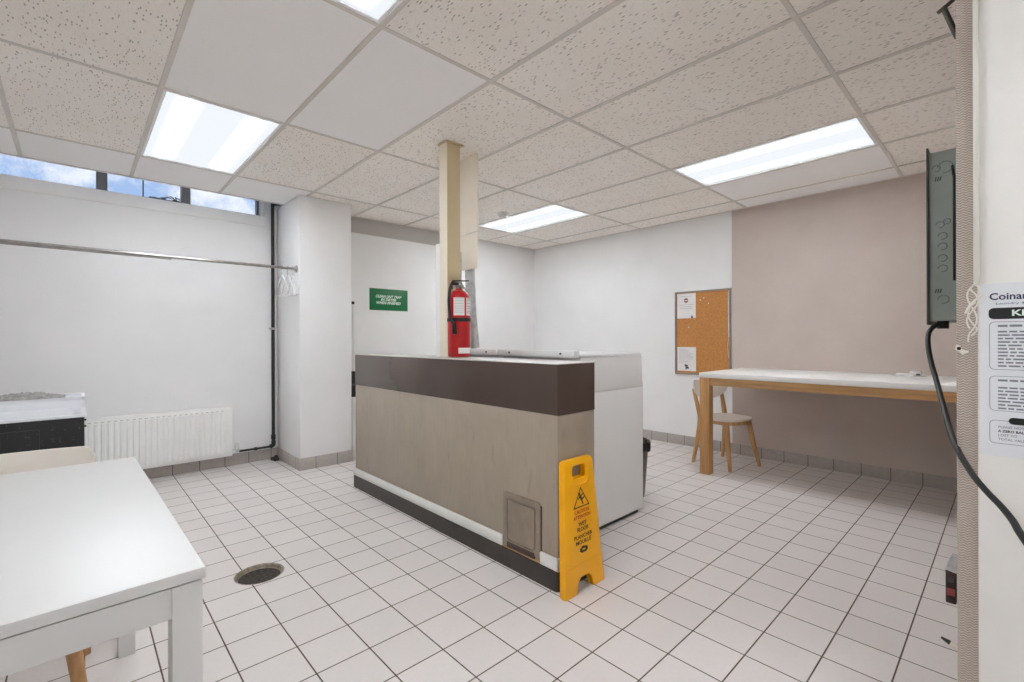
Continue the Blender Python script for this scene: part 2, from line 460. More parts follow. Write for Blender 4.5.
# ceiling tiles
GX = [.941+.612*k for k in range(-6, 8)]; GX = [XL-.1] + [g for g in GX if XL < g < XR-.05] + [XR+.05]
GY = [-2.45, -1.82, -.61, .60, 1.81, 3.02, 4.24, 4.845]
LIGHTS = []
bm = BM()
for i in range(len(GX)-1):
    k = round((GX[i]-.941)/.612) if i else -99
    for j in range(len(GY)-1):
        key = (k, GY[j])
        if key in ((-1, -1.82), (-1, .60), (4, .60), (-1, 3.02), (4, 3.02)): LIGHTS.append((GX[i], GX[i+1], GY[j], GY[j+1])); continue
        sm = key in ((-1, 1.81), (0, 1.81), (5, .60), (6, .60)) or (GY[j] > 4 and GX[i+1] < 1.7)
        box(bm, GX[i]+.004, GX[i+1]-.004, GY[j]+.004, GY[j+1]-.004, CH+.002, CH+.02, mi=1 if sm else 0)
struct('ceiling', bm, [M['fiss'], M['smooth']], smooth=0)
bm = BM()
for g in GX[1:-1]: box(bm, g-.012, g+.012, -2.4, 4.845, CH-.004, CH+.004, .0012, 1)
for g in GY[1:-1]: box(bm, XL, XR, g-.011, g+.011, CH-.0025, CH+.004, .001, 1)
struct('trim_6', bm, M['tbar'], smooth=0)
bm = BM()
box(bm, XR-.022, XR, .1, YB, CH-.004, CH+.001); box(bm, 1.97, XR, YB-.026, YB-.004, CH-.004, CH+.001)
box(bm, XL, 1.9, 4.825, 4.847, CH-.004, CH+.003)
struct('trim_7', bm, M['tbar'], smooth=0)
bm = BM(); box(bm, XL-.1, XR+.1, -2.5, 4.845, CH+.14, CH+.2); struct('ceiling_slab', bm, M['white_panel'], smooth=0)

# window: grey frame, posts, panes
wb = BM(); box(wb, XL, 1.365, 5.12, 5.17, 2.38, 2.405); box(wb, XL, 1.365, 5.12, 5.17, 2.86, 2.9)
wf = struct('window_1', wb, M['mullion'])
for x0, x1 in ((.127, .197), (.702, .770), (1.318, 1.333), (-.75, -.68), (-1.5, -1.43)):
    b = BM(); box(b, x0, x1, 5.10, 5.18, 2.40, 2.88, .003); o = obj('mullion', b, M['mullion'], wf); o['kind'] = 'structure'
b = BM(); box(b, 1.338, 1.366, 5.06, 5.18, 2.40, 2.88); o = obj('jamb', b, M['white_panel'], wf); o['kind'] = 'structure'
b = BM(); box(b, .428, .436, 5.13, 5.15, 2.405, 2.88); o = obj('sash_bar', b, M['panellip'], wf); o['kind'] = 'structure'
for x0, x1 in ((-.68, .127), (.197, .428), (.436, .702), (.770, 1.318), (-1.43, -.75), (-2.2, -1.5)):
    b = BM(); box(b, x0, x1, 5.142, 5.146, 2.40, 2.87); o = obj('pane', b, M['glass'], wf, smooth=0); o['kind'] = 'structure'
# dry leaves blown against the outside of the middle pane
b = BM()
for k in range(60):
    cx = .46 + .24*random.random()**.7; cz = 2.41 + random.random()*(.045 + .03*(cx-.46)/.24); a = random.random()*PI
    ps = [(.016*math.cos(q)*(1 if abs(math.cos(q)) < .9 else 1.5), .007*math.sin(q)) for q in [2*PI*i/8 for i in range(8)]]
    prism(b, ps, lambda u, v, t: (cx+u*math.cos(a)-v*math.sin(a), 5.20+t+.02*math.sin(k), cz+u*math.sin(a)*.5+v), 0, .002)
o = obj('dry_leaves', b, M['kick']); o['kind'] = 'stuff'; o['label'] = 'dark dry leaves lying along the bottom of the middle window pane'; o['category'] = 'leaves'

# ------------------------------------------------------------------ ceiling lights
labels = {(-1, -1): 'added unseen ceiling light panel behind the viewpoint, brightening surfaces that face it',  # lamp added out of view to brighten surfaces facing the camera
          (-1, 0): 'lit recessed ceiling light panel at the top edge of the photo',
          (-1, 1): 'lit recessed ceiling light panel in front of the high window',
          (4, 0): 'lit recessed ceiling light panel above the oak framed counter',
          (4, 1): 'lit recessed ceiling light panel beside the smoke detector'}
for x0, x1, y0, y1 in LIGHTS:
    c = ((x0+x1)/2, (y0+y1)/2, CH); key = (-1 if x0 < 2 else 4, -1 if y0 < 0 else 0 if y0 < 2 else 1)
    r = thing('ceiling_light', labels[key], 'ceiling light', c, 0, 'recessed ceiling lights')
    b = BM(); a = .012
    prism(b, rrect(x0+a, x1-a, y0+a, y1-a, .002, 1), lambda u, v, t: (u, v, t), CH-.001, CH+.08,
          holes=[rrect(x0+.026, x1-.026, y0+.026, y1-.026, .002, 1)])
    obj('frame', b, M['wht_enamel'], r, smooth=0)
    b = BM(); box(b, x0+.026, x1-.026, y0+.026, y1-.026, CH+.004, CH+.008); obj('diffuser', b, M['lens'] if x0 < 2 else M['lens_dim'], r, smooth=0)
    b = BM(); box(b, x0+.012, x1-.012, y0+.012, y1-.012, CH+.08, CH+.084); obj('housing', b, M['wht_enamel'], r, smooth=0)
# smoke detector
c = (3.26, 3.614); r = thing('smoke_detector', 'round white smoke detector on the ceiling beside the small light panel', 'smoke detector', (*c, CH))
b = BM(); lathe(b, [(.058, CH-.0005), (.06, CH-.012), (.055, CH-.022)], (*c, 0)); obj('base', b, M['wht_plastic'], r)
b = BM(); lathe(b, [(.046, CH-.022), (.044, CH-.04), (.036, CH-.048), (.0, CH-.05)], (*c, 0)); obj('sensor_cap', b, M['wht_plastic'], r)

# ------------------------------------------------------------------ low partition counter in the middle
IX0, IX1, IY0, IY1 = 1.65, 1.934, 1.452, 3.615
r = thing('low_partition', 'taupe laminate low partition with dark brown top band and white skirting strip', 'partition', ((IX0+IX1)/2, (IY0+IY1)/2, 0))
b = BM(); box(b, IX0, IX1, IY0, IY1, .092, .82, .004); obj('body', b, M['taupe'], r)
b = BM(); box(b, IX0-.002, IX1+.002, IY0-.002, IY1+.002, .82, 1.0605, .004); obj('top_band', b, M['dark_brown'], r)
b = BM(); box(b, IX0, IX1+.02, IY0, IY1, 1.0605, 1.065, .002); obj('countertop', b, M['laminate_top'], r)
b = BM(); box(b, IX0-.018, IX1, IY0-.018, IY1+.018, 0, .092, .03, 5, edges=lambda e: abs(e.verts[0].co.z-e.verts[1].co.z) > .05)
obj('kick_base', b, M['kick'], r)
b = BM(); box(b, IX0-.013, IX0, 1.834, IY1+.014, .093, .151, .004); obj('skirting_strip', b, M['wht_plastic'], r)
b = BM(); box(b, IX0-.013, IX0, IY0-.012, 1.559, .093, .153, .004); box(b, IX0-.013, IX1, IY0-.012, IY0, .093, .153, .004)
obj('skirting_strip', b, M['wht_plastic'], r)
b = BM(); box(b, IX0-.009, IX0, 1.561, 1.832, .0925, .099, .001); obj('wood_edge', b, M['plaster'], r)
# access hatch
fx = lambda u, v, t: (IX0-t, u, v)
b = BM(); prism(b, rrect(1.562, 1.828, .112, .385, .02), fx, -.002, .006, holes=[rrect(1.592, 1.800, .135, .352, .018)], bev=.0015)
h = obj('access_hatch', b, M['hatch'], r)
b = BM(); prism(b, rrect(1.600, 1.792, .142, .345, .014), fx, -.002, .008, bev=.003); obj('hatch_door', b, M['hatch'], h)
b = BM(); box(b, IX0-.0075, IX0, 1.60, 1.80, .1005, .128, .001); obj('hatch_gap_shade', b, M['dark_brown'], h)  # dark strip stands in for the shade in the gap under the door
b = BM(); tube(b, [(IX0-.012, 1.582, .365), (IX0-.004, 1.582, .365)], .006, 10); obj('hatch_screw', b, M['steel'], h)
b = BM(); box(b, IX0-.003, IX0, 1.553, 1.560, .10, .37, .001); obj('hatch_seam', b, M['dark_brown'], h)

# ------------------------------------------------------------------ wet floor sign
sx = 1.752
r = thing('wet_floor_sign', 'yellow bilingual wet floor sign leaning folded against the partition end', 'wet floor sign', (sx, 1.40, 0))
tilt = .042/.61
def fsign(y_off):
    return lambda u, v, t: (sx+u, 1.366 + y_off + v*tilt + t, v)
def sign_outline(wb, wt, hh):
    top = [(wt/2, hh-.025), (wt/2-.008, hh-.006), (wt/2-.025, hh), (-wt/2+.025, hh), (-wt/2+.008, hh-.006), (-wt/2, hh-.025)]
    return [(-wb/2, 0), (-wb/2+.085, 0), (-wb/2+.093, .045), (-wb/2+.115, .068), (wb/2-.115, .068), (wb/2-.093, .045), (wb/2-.085, 0), (wb/2, 0)] + top
HO = rrect(-.052, .045, .520, .585, .015)
HO = rrect(-.052, .045, .522, .582, .015)
b = BM(); prism(b, sign_outline(.292, .212, .612), fsign(0), 0, .012, holes=[HO], bev=.003); obj('front_panel', b, M['yellow'], r)
# rim flange of the front panel
out = sign_outline(.292, .212, .612)
b = BM(); prism(b, [(-.146,0),(-.132,0),(-.092,.6),(-.106,.6)], fsign(0), .011, .026); prism(b, [(.132,0),(.146,0),(.106,.6),(.092,.6)], fsign(0), .011, .026)
prism(b, [(-.1,.594),(.1,.594),(.09,.611),(-.09,.611)], fsign(0), .011, .026)
obj('panel_rim', b, M['yellow'], r)
b = BM(); prism(b, sign_outline(.288, .208, .608), fsign(.027), 0, .012, holes=[HO], bev=.003); obj('back_panel', b, M['yellow'], r)
b = BM()
tube(b, smooth_path([fsign(0)(-.062, .545, -.001), fsign(0)(-.058, .508, -.003), fsign(0)(-.03, .494, -.004), fsign(0)(.03, .494, -.004), fsign(0)(.055, .508, -.003), fsign(0)(.06, .55, -.001)], 5), .004, 8)
obj('grip_moulding', b, M['yellow'], r)
b = BM(); prism(b, [(-.128,.128),(.128,.128),(.128,.131),(-.128,.131)], fsign(0), -.0015, .002); obj('panel_crease', b, M['yellow'], r)
# pictogram: warning triangle with a slipping figure
b = BM()
T = [(-.06,.385),(.06,.385),(0,.478)]; Ti = [(-.051,.390),(.051,.390),(0,.470)]
prism(b, T, fsign(0), -.0008, .001, holes=[Ti])
def stroke(b, p, q, w):
    d = Vector((q[0]-p[0], q[1]-p[1])).normalized()*w; nx, ny = -d.y, d.x
    prism(b, [(p[0]+nx, p[1]+ny), (q[0]+nx, q[1]+ny), (q[0]-nx, q[1]-ny), (p[0]-nx, p[1]-ny)], fsign(0), -.0008, .001)
pt = obj('warning_triangle', b, M['ink'], r, smooth=0)
b = BM()
prism(b, [(-.012+.008*math.cos(a), .448+.008*math.sin(a)) for a in [2*PI*i/10 for i in range(10)]], fsign(0), -.0008, .001)
stroke(b, (-.008,.440), (.004,.418), .006); stroke(b, (.004,.418), (.024,.428), .004); stroke(b, (.004,.418), (.012,.396), .004)
stroke(b, (-.006,.436), (-.022,.424), .003); stroke(b, (-.002,.436), (.016,.444), .003)
obj('slipping_figure', b, M['ink'], r, smooth=0)
SU = Vector((0, tilt, 1)); NN = -.0012
def sgn(body, u, v, size, m, w): text('lettering', body, size, fsign(0)(u, v, NN), (1,0,0), SU, m, r, width=w, bold=.012)
sgn('CAUTION', 0, .366, .022, M['ink_red'], .108); sgn('ATTENTION', 0, .342, .022, M['ink_red'], .125)
sgn('WET', 0, .308, .026, M['ink'], .058); sgn('FLOOR', 0, .284, .026, M['ink'], .082)
sgn('PLANCHER', 0, .252, .025, M['ink'], .135); sgn('MOUILLÉ', 0, .226, .025, M['ink'], .112)
b = BM(); prism(b, [(.034*math.cos(a)*(1 if i % 2 else .8), .190+.016*math.sin(a)*(1 if i % 3 else .8)) for i, a in enumerate([2*PI*i/16 for i in range(16)])], fsign(0), -.0008, .001,
                holes=[[(-.012,.186),(.012,.186),(.012,.194),(-.012,.194)]])
obj('emblem', b, M['ink'], r, smooth=0)

# ------------------------------------------------------------------ laundry machines behind the partition
def machine(y0, label):
    w = .684; x0 = 2.16
    r = thing('washing_machine', label, 'laundry machine', (x0+.34, y0+w/2, 0), 0, 'white laundry machines behind the partition')
    y1 = y0+w
    b = BM(); box(b, x0, 2.838, y0, y1, .028, .857, .006); obj('cabinet', b, M['wht_enamel'], r)
    b = BM(); fy = lambda u, v, t: (u, t, v)
    prism(b, [(x0, .860), (2.836, .860), (2.818, 1.062), (2.806, 1.070), (x0, 1.070)], fy, y0, y1, bev=.003); obj('control_console', b, M['wht_enamel'], r)
    b = BM(); prism(b, [(x0-.004, 1.0715), (2.812, 1.0715), (2.806, 1.086), (2.798, 1.089), (x0-.004, 1.089)], fy, y0-.002, y1+.002, bev=.003); obj('lid', b, M['wht_enamel'], r)
    b = BM(); box(b, x0+.03, 2.80, y0+.02, y1-.02, 0, .028); obj('plinth', b, M['black'], r)
    b = BM(); box(b, x0-.05, x0-.006, y0+.006, y1-.004, 1.070, 1.113, .005); rl = obj('rear_rail', b, M['wht_enamel'], r)
    for yy in (y0+.11, y0+.56):
        b = BM(); tube(b, [(x0-.056, yy, 1.094), (x0-.049, yy, 1.094)], .006, 10); obj('rail_screw', b, M['black'], rl)
    # front: round door and dials (faces the far wall)
    b = BM(); lathe(b, [(.20, 2.838), (.20, 2.852), (.17, 2.862), (.15, 2.856), (0, 2.852)], (0, y0+w/2, .48), 40, 'X'); d = obj('door', b, M['galv'], r)
    b = BM(); lathe(b, [(.145, 2.857), (.11, 2.866), (0, 2.870)], (0, y0+w/2, .48), 32, 'X', cap=False); obj('door_glass', b, M['black'], d)
    b = BM(); lathe(b, [(.03, 2.826), (.028, 2.85), (0, 2.852)], (0, y0+.12, .97), 20, 'X'); obj('dial', b, M['black'], r)
    return r
machine(1.72, 'white laundry machine nearest the yellow wet floor sign, side panel showing')
machine(2.408, 'white laundry machine second from the yellow wet floor sign, its top showing beside the extinguisher')

# ------------------------------------------------------------------ post, duct cover, ducts
px0, px1, py0, py1 = 1.797, 1.902, 2.54, 2.629
r = thing('support_post', 'tan square support post standing on the low partition up to the ceiling', 'post', ((px0+px1)/2, (py0+py1)/2, 1.066))
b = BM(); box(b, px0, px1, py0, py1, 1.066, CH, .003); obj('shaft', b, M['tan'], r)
b = BM(); box(b, px0-.0025, px0-.0002, py0+.001, py1-.001, 1.066, CH-.001); obj('paler_side', b, M['cream'], r)  # thin sheet makes this side of the post paler than the shaft
b = BM(); box(b, px0-.01, px1+.02, py0-.012, py1+.01, CH-.012, CH-.002); obj('ceiling_collar', b, M['tan'], r)
b = BM(); box(b, px0-.001, px0+.02, py1, py1+.05, 1.066, 1.83, .002); obj('rear_board', b, M['white_panel'], r)
r = thing('duct_cover', 'tan boxed duct cover hanging from the ceiling behind the post', 'duct cover', (2.12, 2.72, 1.68))
b = BM(); box(b, 2.07, 2.082, 2.565, 2.86, 1.948, CH-.004, .002); obj('upper_box', b, M['tan_light'], r)
b = BM(); box(b, 2.064, 2.076, 2.562, 2.86, 1.686, 1.938, .002); obj('lower_box', b, M['tan_light'], r)
b = BM(); tube(b, smooth_path([(2.122, 2.72, 1.80), (2.122, 2.715, 1.6), (2.125, 2.70, 1.35), (2.145, 2.69, 1.118)], 6), .036, 20)
for z, xx in ((1.55, 2.118), (1.3, 2.128)): lathe(b, [(.038, -.012), (.041, 0), (.038, .012)], (xx, 2.71, z), 20)
tag(obj('dryer_duct', b, M['galv'], loc=(2.16, 2.68, 1.1)), 'galvanised dryer duct running down from the tan box to the machines', 'duct')
b = BM(); tube(b, [(1.99, 2.68, 1.80), (1.992, 2.68, 0)], .022, 16); lathe(b, [(.022,-.012),(.027,0),(.022,.012)], (1.991, 2.68, 1.55), 16)
tag(obj('conduit_pipe', b, M['galv'], loc=(1.99, 2.68, 0)), 'thin grey pipe standing between the red extinguisher and the wider duct', 'pipe')

# ------------------------------------------------------------------ fire extinguisher on the post
ex, ey = 1.823, 2.452; R0 = .073
r = thing('fire_extinguisher', 'red fire extinguisher with white label and black hose hung on the tan post', 'fire extinguisher', (ex, ey, 1.068))
b = BM(); lathe(b, [(.0, 1.07), (.066, 1.07), (R0, 1.08), (R0, 1.435), (.069, 1.462), (.052, 1.488), (.026, 1.502), (.022, 1.512)], (ex, ey, 0), 36); obj('cylinder', b, M['red'], r)
b = BM(); lathe(b, [(.022, 1.508), (.024, 1.515), (.024, 1.53), (.016, 1.535), (.014, 1.545)], (ex, ey, 0), 20); v = obj('valve', b, M['steel'], r)
b = BM(); lathe(b, [(.015, -.008), (.017, 0), (.015, .006), (0, .006)], (ex+.0, ey-.026, 1.525), 18, 'Y'); obj('pressure_gauge', b, M['steel'], v)
b = BM(); box(b, ex-.055, ex+.022, ey-.012, ey+.012, 1.532, 1.552, .004)
tube(b, [(ex-.05, ey, 1.545), (ex-.062, ey, 1.53), (ex-.06, ey, 1.505)], .011, 10); obj('valve_block', b, M['black'], r)
b = BM()
prism(b, [(-.05,1.553),(.075,1.566),(.077,1.572),(-.05,1.562)], lambda u, w, t: (ex+u, ey+t, w), -.009, .009); obj('lever', b, M['black'], r)
b = BM(); prism(b, [(-.01,1.530),(.055,1.512),(.062,1.517),(.0,1.540)], lambda u, w, t: (ex+u, ey+t, w), -.008, .008); obj('carry_handle', b, M['steel'], r)
b = BM(); tube(b, smooth_path([(ex-.055, ey, 1.54), (ex-.078, ey-.01, 1.50), (ex-.088, ey-.012, 1.42), (ex-.082, ey-.02, 1.33), (ex-.076, ey-.035, 1.29), (ex-.072, ey-.045, 1.26)], 6), .0095, 10); hs = obj('hose', b, M['black'], r)
b = BM(); tube(b, [(ex-.072, ey-.045, 1.285), (ex-.070, ey-.048, 1.215)], [.014, .017], 12); obj('nozzle', b, M['black'], hs)
b = BM(); lathe(b, [(R0+.0005, 1.295), (R0+.004, 1.297), (R0+.004, 1.318), (R0+.0005, 1.320)], (ex, ey, 0), 36); obj('strap', b, M['black'], r)
def wrap(b, a0, a1, z0, z1, rr):
    n = 14
    for k in range(n):
        p, q = a0+(a1-a0)*k/n, a0+(a1-a0)*(k+1)/n
        for rad in (rr,):
            bm_q = [(ex+rad*math.cos(p), ey+rad*math.sin(p), z0), (ex+rad*math.cos(q), ey+rad*math.sin(q), z0), (ex+rad*math.cos(q), ey+rad*math.sin(q), z1), (ex+rad*math.cos(p), ey+rad*math.sin(p), z1)]
            quad(b, bm_q)
D = math.radians
b = BM(); wrap(b, D(206), D(262), 1.335, 1.448, R0+.001); obj('instruction_label', b, M['paper2'], r)
b = BM(); wrap(b, D(272), D(318), 1.335, 1.448, R0+.001); obj('instruction_label', b, M['paper2'], r)
for z in (1.35, 1.362, 1.378, 1.392, 1.41, 1.428, 1.44):
    b = BM(); wrap(b, D(210), D(256), z, z+.0025, R0+.0016); obj('label_print', b, M['ink_light'], r)
    b = BM(); wrap(b, D(276), D(312), z, z+.0035, R0+.0016); obj('label_print', b, M['ink_grey'], r)
b = BM(); wrap(b, D(230), D(322), 1.092, 1.128, R0+.001); obj('inspection_sticker', b, M['paper2'], r)
b = BM(); box(b, ex-.02, ex+.02, ey+.070, py0, 1.2, 1.46, .002); obj('wall_bracket', b, M['black'], r)

# ------------------------------------------------------------------ green sign on the back wall
gy = YB-.018; gx0, gx1, gz0, gz1 = 2.345, 2.815, 1.51, 1.75
r = thing('wall_sign', 'green sign with white italic lettering on the back wall', 'sign', ((gx0+gx1)/2, gy, gz0))
b = BM(); box(b, gx0, gx1, gy-.006, gy, gz0, gz1, .002); obj('sign_plate', b, M['green'], r)
gc = (gx0+gx1)/2
for body, z, w in (('CLEAN LINT TRAP', 1.663, .315), ('IN DRYER', 1.628, .19), ('WHEN FINISHED', 1.592, .30)):
    text('lettering', body, .040, (gc-.01, gy-.0065, z), (1,0,0), (0,0,1), M['white_ink'], r, width=w, bold=.04, shear=.3)

# ------------------------------------------------------------------ broom handle and dark case between column and partition
r = thing('broom', 'white handled broom standing behind the white column', 'broom', (2.127, 4.72, 0))
b = BM(); tube(b, [(2.131, 4.72, 1.56), (2.124, 4.715, .24)], .013, 12); obj('handle', b, M['wht_plastic'], r)
b = BM(); tube(b, [(2.131, 4.72, 1.555), (2.1312, 4.72, 1.585)], .015, 12); obj('end_cap', b, M['black'], r)
b = BM(); prism(b, [(-.03,.25),(.03,.25),(.12,.17),(.13,.02),(-.13,.02),(-.12,.17)], lambda u, w, t: (2.124+u, 4.715+t, w), -.025, .025); obj('brush_head', b, M['black'], r)
r = thing('dark_case', 'narrow black case on a white stand glimpsed between column and partition', 'case', (2.15, 4.60, 0))
b = BM(); box(b, 2.045, 2.115, 4.56, 4.66, .60, .86, .01); obj('case_body', b, M['black'], r)
b = BM(); box(b, 2.04, 2.12, 4.55, 4.67, .715, .735, .004); obj('case_seam', b, M['panellip'], r)
b = BM(); box(b, 2.05, 2.12, 4.56, 4.66, 0, .60, .006); obj('stand', b, M['wht_plastic'], r)

# ------------------------------------------------------------------ bulletin board and its papers
bx = XR; by0, by1, bz0, bz1 = 1.968, 2.582, .788, 1.705
r = thing('bulletin_board', 'cork bulletin board with metal frame on the right white wall', 'bulletin board', (bx, (by0+by1)/2, bz0))
fb = lambda u, v, t: (bx-t, u, v)
b = BM(); prism(b, rrect(by0, by1, bz0, bz1, .004, 2), fb, 0, .02, holes=[rrect(by0+.018, by1-.018, bz0+.018, bz1-.018, .002, 1)], bev=.002); obj('frame', b, M['boardframe'], r)
b = BM(); box(b, bx-.012, bx-.001, by0+.018, by1-.018, bz0+.018, bz1-.018); obj('cork_sheet', b, M['cork'], r, smooth=0)
b = BM(); tube(b, [(bx-.016, 1.992, 1.68), (bx-.016, 1.990, 1.20)], .005, 8); tube(b, smooth_path([(bx-.016, 1.990, 1.20), (bx-.017, 2.0, 1.1), (bx-.016, 1.99, .98)], 5), .002, 6); obj('hanging_cord', b, M['cord'], r)
for yy, zz in ((2.29, 1.60), (2.42, 1.31), (2.25, 1.62), (2.2, 1.56)):
    b = BM(); lathe(b, [(.004, 0), (.006, -.008), (0, -.012)], (bx-.012, yy, zz), 10, 'X'); obj('push_pin', b, M['wht_plastic'], r)
X0 = bx-.0125
r = thing('notice_paper', 'white notice with a red round mark in the upper corner of the cork board', 'notice', (X0, 2.45, 1.41), 0, 'papers on the cork board')
b = BM(); box(b, X0-.0015, X0, 2.342, 2.556, 1.408, 1.682); obj('sheet', b, M['paper2'], r, smooth=0)
b = BM(); prism(b, [(2.452+.024*math.cos(a), 1.605+.026*math.sin(a)) for a in [2*PI*i/24 for i in range(24)]], lambda u, v, t: (X0-.0015-t, u, v), 0, .0006,
                holes=[[(2.435,1.6),(2.469,1.6),(2.469,1.611),(2.435,1.611)]]); obj('red_mark', b, M['redmark'], r, smooth=0)
for z, w in ((1.648, .13), (1.555, .16), (1.535, .14), (1.515, .15)):
    b = BM(); box(b, X0-.002, X0-.0015, 2.45-w/2, 2.45+w/2, z, z+.004); obj('print_line', b, M['ink_light'], r, smooth=0)
b = BM(); prism(b, [(2.37,1.41),(2.398,1.41),(2.385,1.445)], lambda u, v, t: (X0-.0015-t, u, v), 0, .0006); obj('corner_mark', b, M['ink'], r, smooth=0)
r = thing('notice_paper', 'white printed notice with a dark stamp in the lower corner of the cork board', 'notice', (X0, 2.45, .83), 0, 'papers on the cork board')
b = BM(); box(b, X0-.0015, X0, 2.340, 2.556, .826, 1.090); obj('sheet', b, M['paper2'], r, smooth=0)
for i in range(12):
    w = .09 + .08*random.random(); b = BM(); box(b, X0-.002, X0-.0015, 2.535-w, 2.535, 1.062-.013*i, 1.065-.013*i); obj('print_line', b, M['ink_light'], r, smooth=0)
b = BM()
for u, v, s in ((2.458,.888,.012),(2.440,.884,.009),(2.452,.868,.010),(2.436,.862,.013),(2.455,.850,.007)): box(b, X0-.002, X0-.0015, u-s, u+s, v-s*.8, v+s*.8)
obj('dark_stamp', b, M['ink'], r, smooth=0)

# ------------------------------------------------------------------ counter on the right wall
r = thing('counter_table', 'long white topped counter with oak frame along the taupe wall', 'counter', (4.45, .95, 0))
b = BM(); box(b, 4.0, XR-.014, .115, 1.872, .842, .884, .004); obj('top', b, M['wht_lam'], r)
b = BM(); box(b, 4.018, 4.046,   .115, 1.79, .776, .842, .002); obj('front_apron', b, M['wood_y'], r)
b = BM(); box(b, 4.088, XR-.02, 1.81, 1.835, .776, .842, .002); obj('side_apron', b, M['wood_y'], r)
b = BM(); box(b, 4.004, 4.086, 1.784, 1.868, 0, .842, .003); obj('leg', b, M['wood_z'], r)
b = BM(); box(b, 4.006, 4.088, .12, .20, 0, .842, .003); obj('leg', b, M['wood_z'], r)
r = thing('charger_adapter', 'small white charger with coiled cable lying on the white counter top', 'charger', (4.78, .53, .884))
b = BM(); box(b, 4.76, 4.82, .47, .54, .884, .925, .01); obj('plug_body', b, M['wht_plastic'], r)
b = BM(); box(b, 4.74, 4.78, .52, .62, .884, .905, .006); obj('plug_block', b, M['wht_plastic'], r)
b = BM(); tube(b, smooth_path([(4.77, .54, .893), (4.74, .56, .889), (4.72, .51, .889), (4.73, .45, .889), (4.78, .44, .890), (4.80, .47, .897)], 6), .005, 8); obj('cable', b, M['wht_plastic'], r)
b = BM(); box(b, 4.752, 4.76, .475, .50, .892, .905, .002); obj('prongs', b, M['panellip'], r)

# ------------------------------------------------------------------ chairs
def chair():
    r = thing('wooden_chair', 'pale seated chair with birch legs pushed under the end of the oak framed counter', 'chair', (0,0,0), 0, 'white and wood chairs')
    # seat: rounded slab, lightly dished
    b = BM(); n = 40; rings = []
    def se(a, k): c, s = math.cos(a), math.sin(a); e = .72; return (math.copysign(abs(c)**e, c)*.212*k, math.copysign(abs(s)**e, s)*.198*k)
    for k, z in ((.97, .430), (1, .436), (1, .444), (.98, .4495), (.85, .447), (.5, .442), (.02, .440)):
        rings.append([b.verts.new((*se(2*PI*i/n, k), z)) for i in range(n)])
    for p, q in zip(rings, rings[1:]):
        for i in range(n): b.faces.new((p[i], p[(i+1) % n], q[(i+1) % n], q[i]))
    b.faces.new(rings[0]); b.faces.new(rings[-1]); obj('seat', b, M['chairwhite'], r)
    b = BM()
    prism(b, [se(2*PI*i/n, .93) for i in range(n)], lambda u, v, t: (u, v, t), .398, .4295, holes=[[se(2*PI*i/n, .80) for i in range(n)]]); obj('seat_rail', b, M['wood_chair'], r)
    for s in (-1, 1):
        b = BM(); tube(b, [(s*.150, -.125, .425), (s*.172, -.155, .22), (s*.200, -.200, 0)], [.023, .021, .0155], 12); obj('leg', b, M['wood_chair'], r)
        b = BM(); tube(b, smooth_path([(s*.206, .205, 0), (s*.185, .165, .25), (s*.172, .150, .42), (s*.18, .175, .55), (s*.19, .212, .70)], 6), [.0155 + .007*math.sin(PI*min(1, i/24*1.05)) for i in range(25)], 12); obj('rear_leg', b, M['wood_chair'], r)
    # backrest: bent shell
    b = BM(); nu, nv = 28, 8; RR = .62; grid = {}
    for sd, dr in ((0, 0), (1, .012)):
        for i in range(nu+1):
            f = -1 + 2*i/nu; a = f*.385
            cr = max(0, abs(f)-.86)/.14; zt = .785 - .040*(1-math.sqrt(max(0, 1-cr*cr))); zb = .60 + .085*abs(f)**2.6 + .03*(1-math.sqrt(max(0, 1-cr*cr)))
            for j in range(nv+1):
                z = zb + (zt-zb)*j/nv; rad = RR + dr
                grid[sd, i, j] = b.verts.new((rad*math.sin(a), .205 - (RR - rad*math.cos(a)) + (z-.62)*.16 - .012, z))
    for i in range(nu):
        for j in range(nv):
            b.faces.new((grid[0,i,j], grid[0,i+1,j], grid[0,i+1,j+1], grid[0,i,j+1])); b.faces.new((grid[1,i,j], grid[1,i,j+1], grid[1,i+1,j+1], grid[1,i+1,j]))
    for i in range(nu):
        for j in (0, nv): b.faces.new((grid[0,i,j], grid[1,i,j], grid[1,i+1,j], grid[0,i+1,j]))
    for j in range(nv):
        for i in (0, nu): b.faces.new((grid[0,i,j], grid[1,i,j], grid[1,i,j+1], grid[0,i,j+1]))
    obj('backrest', b, M['chairwhite'], r)
    return r
ch = chair()
ch.location = (4.475, 1.833, 0); ch.rotation_euler = (0, 0, D(-16))
dup(ch, (-.180, 2.18, 0), 0, 'pale backed chair with wooden legs tucked under the white desk')

# ------------------------------------------------------------------ white desk
dx0, dx1, dy0, dy1, dz = -.575, .180, 1.095, 2.318, .732
r = thing('white_desk', 'plain white rectangular desk in the near left corner', 'desk', ((dx0+dx1)/2, (dy0+dy1)/2, 0))
b = BM(); box(b, dx0, dx1, dy0, dy1, dz-.022, dz, .002); obj('desktop', b, M['wht_desk'], r)
for x in (dx0+.004, dx1-.054):
    for y in (dy0+.004, dy1-.054):
        b = BM(); box(b, x, x+.05, y, y+.05, 0, dz-.026, .002); obj('leg', b, M['wht_desk'], r)
b = BM(); box(b, dx0+.054, dx1-.054, dy0+.006, dy0+.024, dz-.085, dz-.026, .001); obj('apron', b, M['wht_desk'], r)
b = BM(); box(b, dx0+.054, dx1-.054, dy1-.024, dy1-.006, dz-.085, dz-.026, .001); obj('apron', b, M['wht_desk'], r)
for x in (dx0+.006, dx1-.024):
    b = BM(); box(b, x, x+.018, dy0+.054, dy1-.054, dz-.085, dz-.026, .001); obj('apron', b, M['wht_desk'], r)
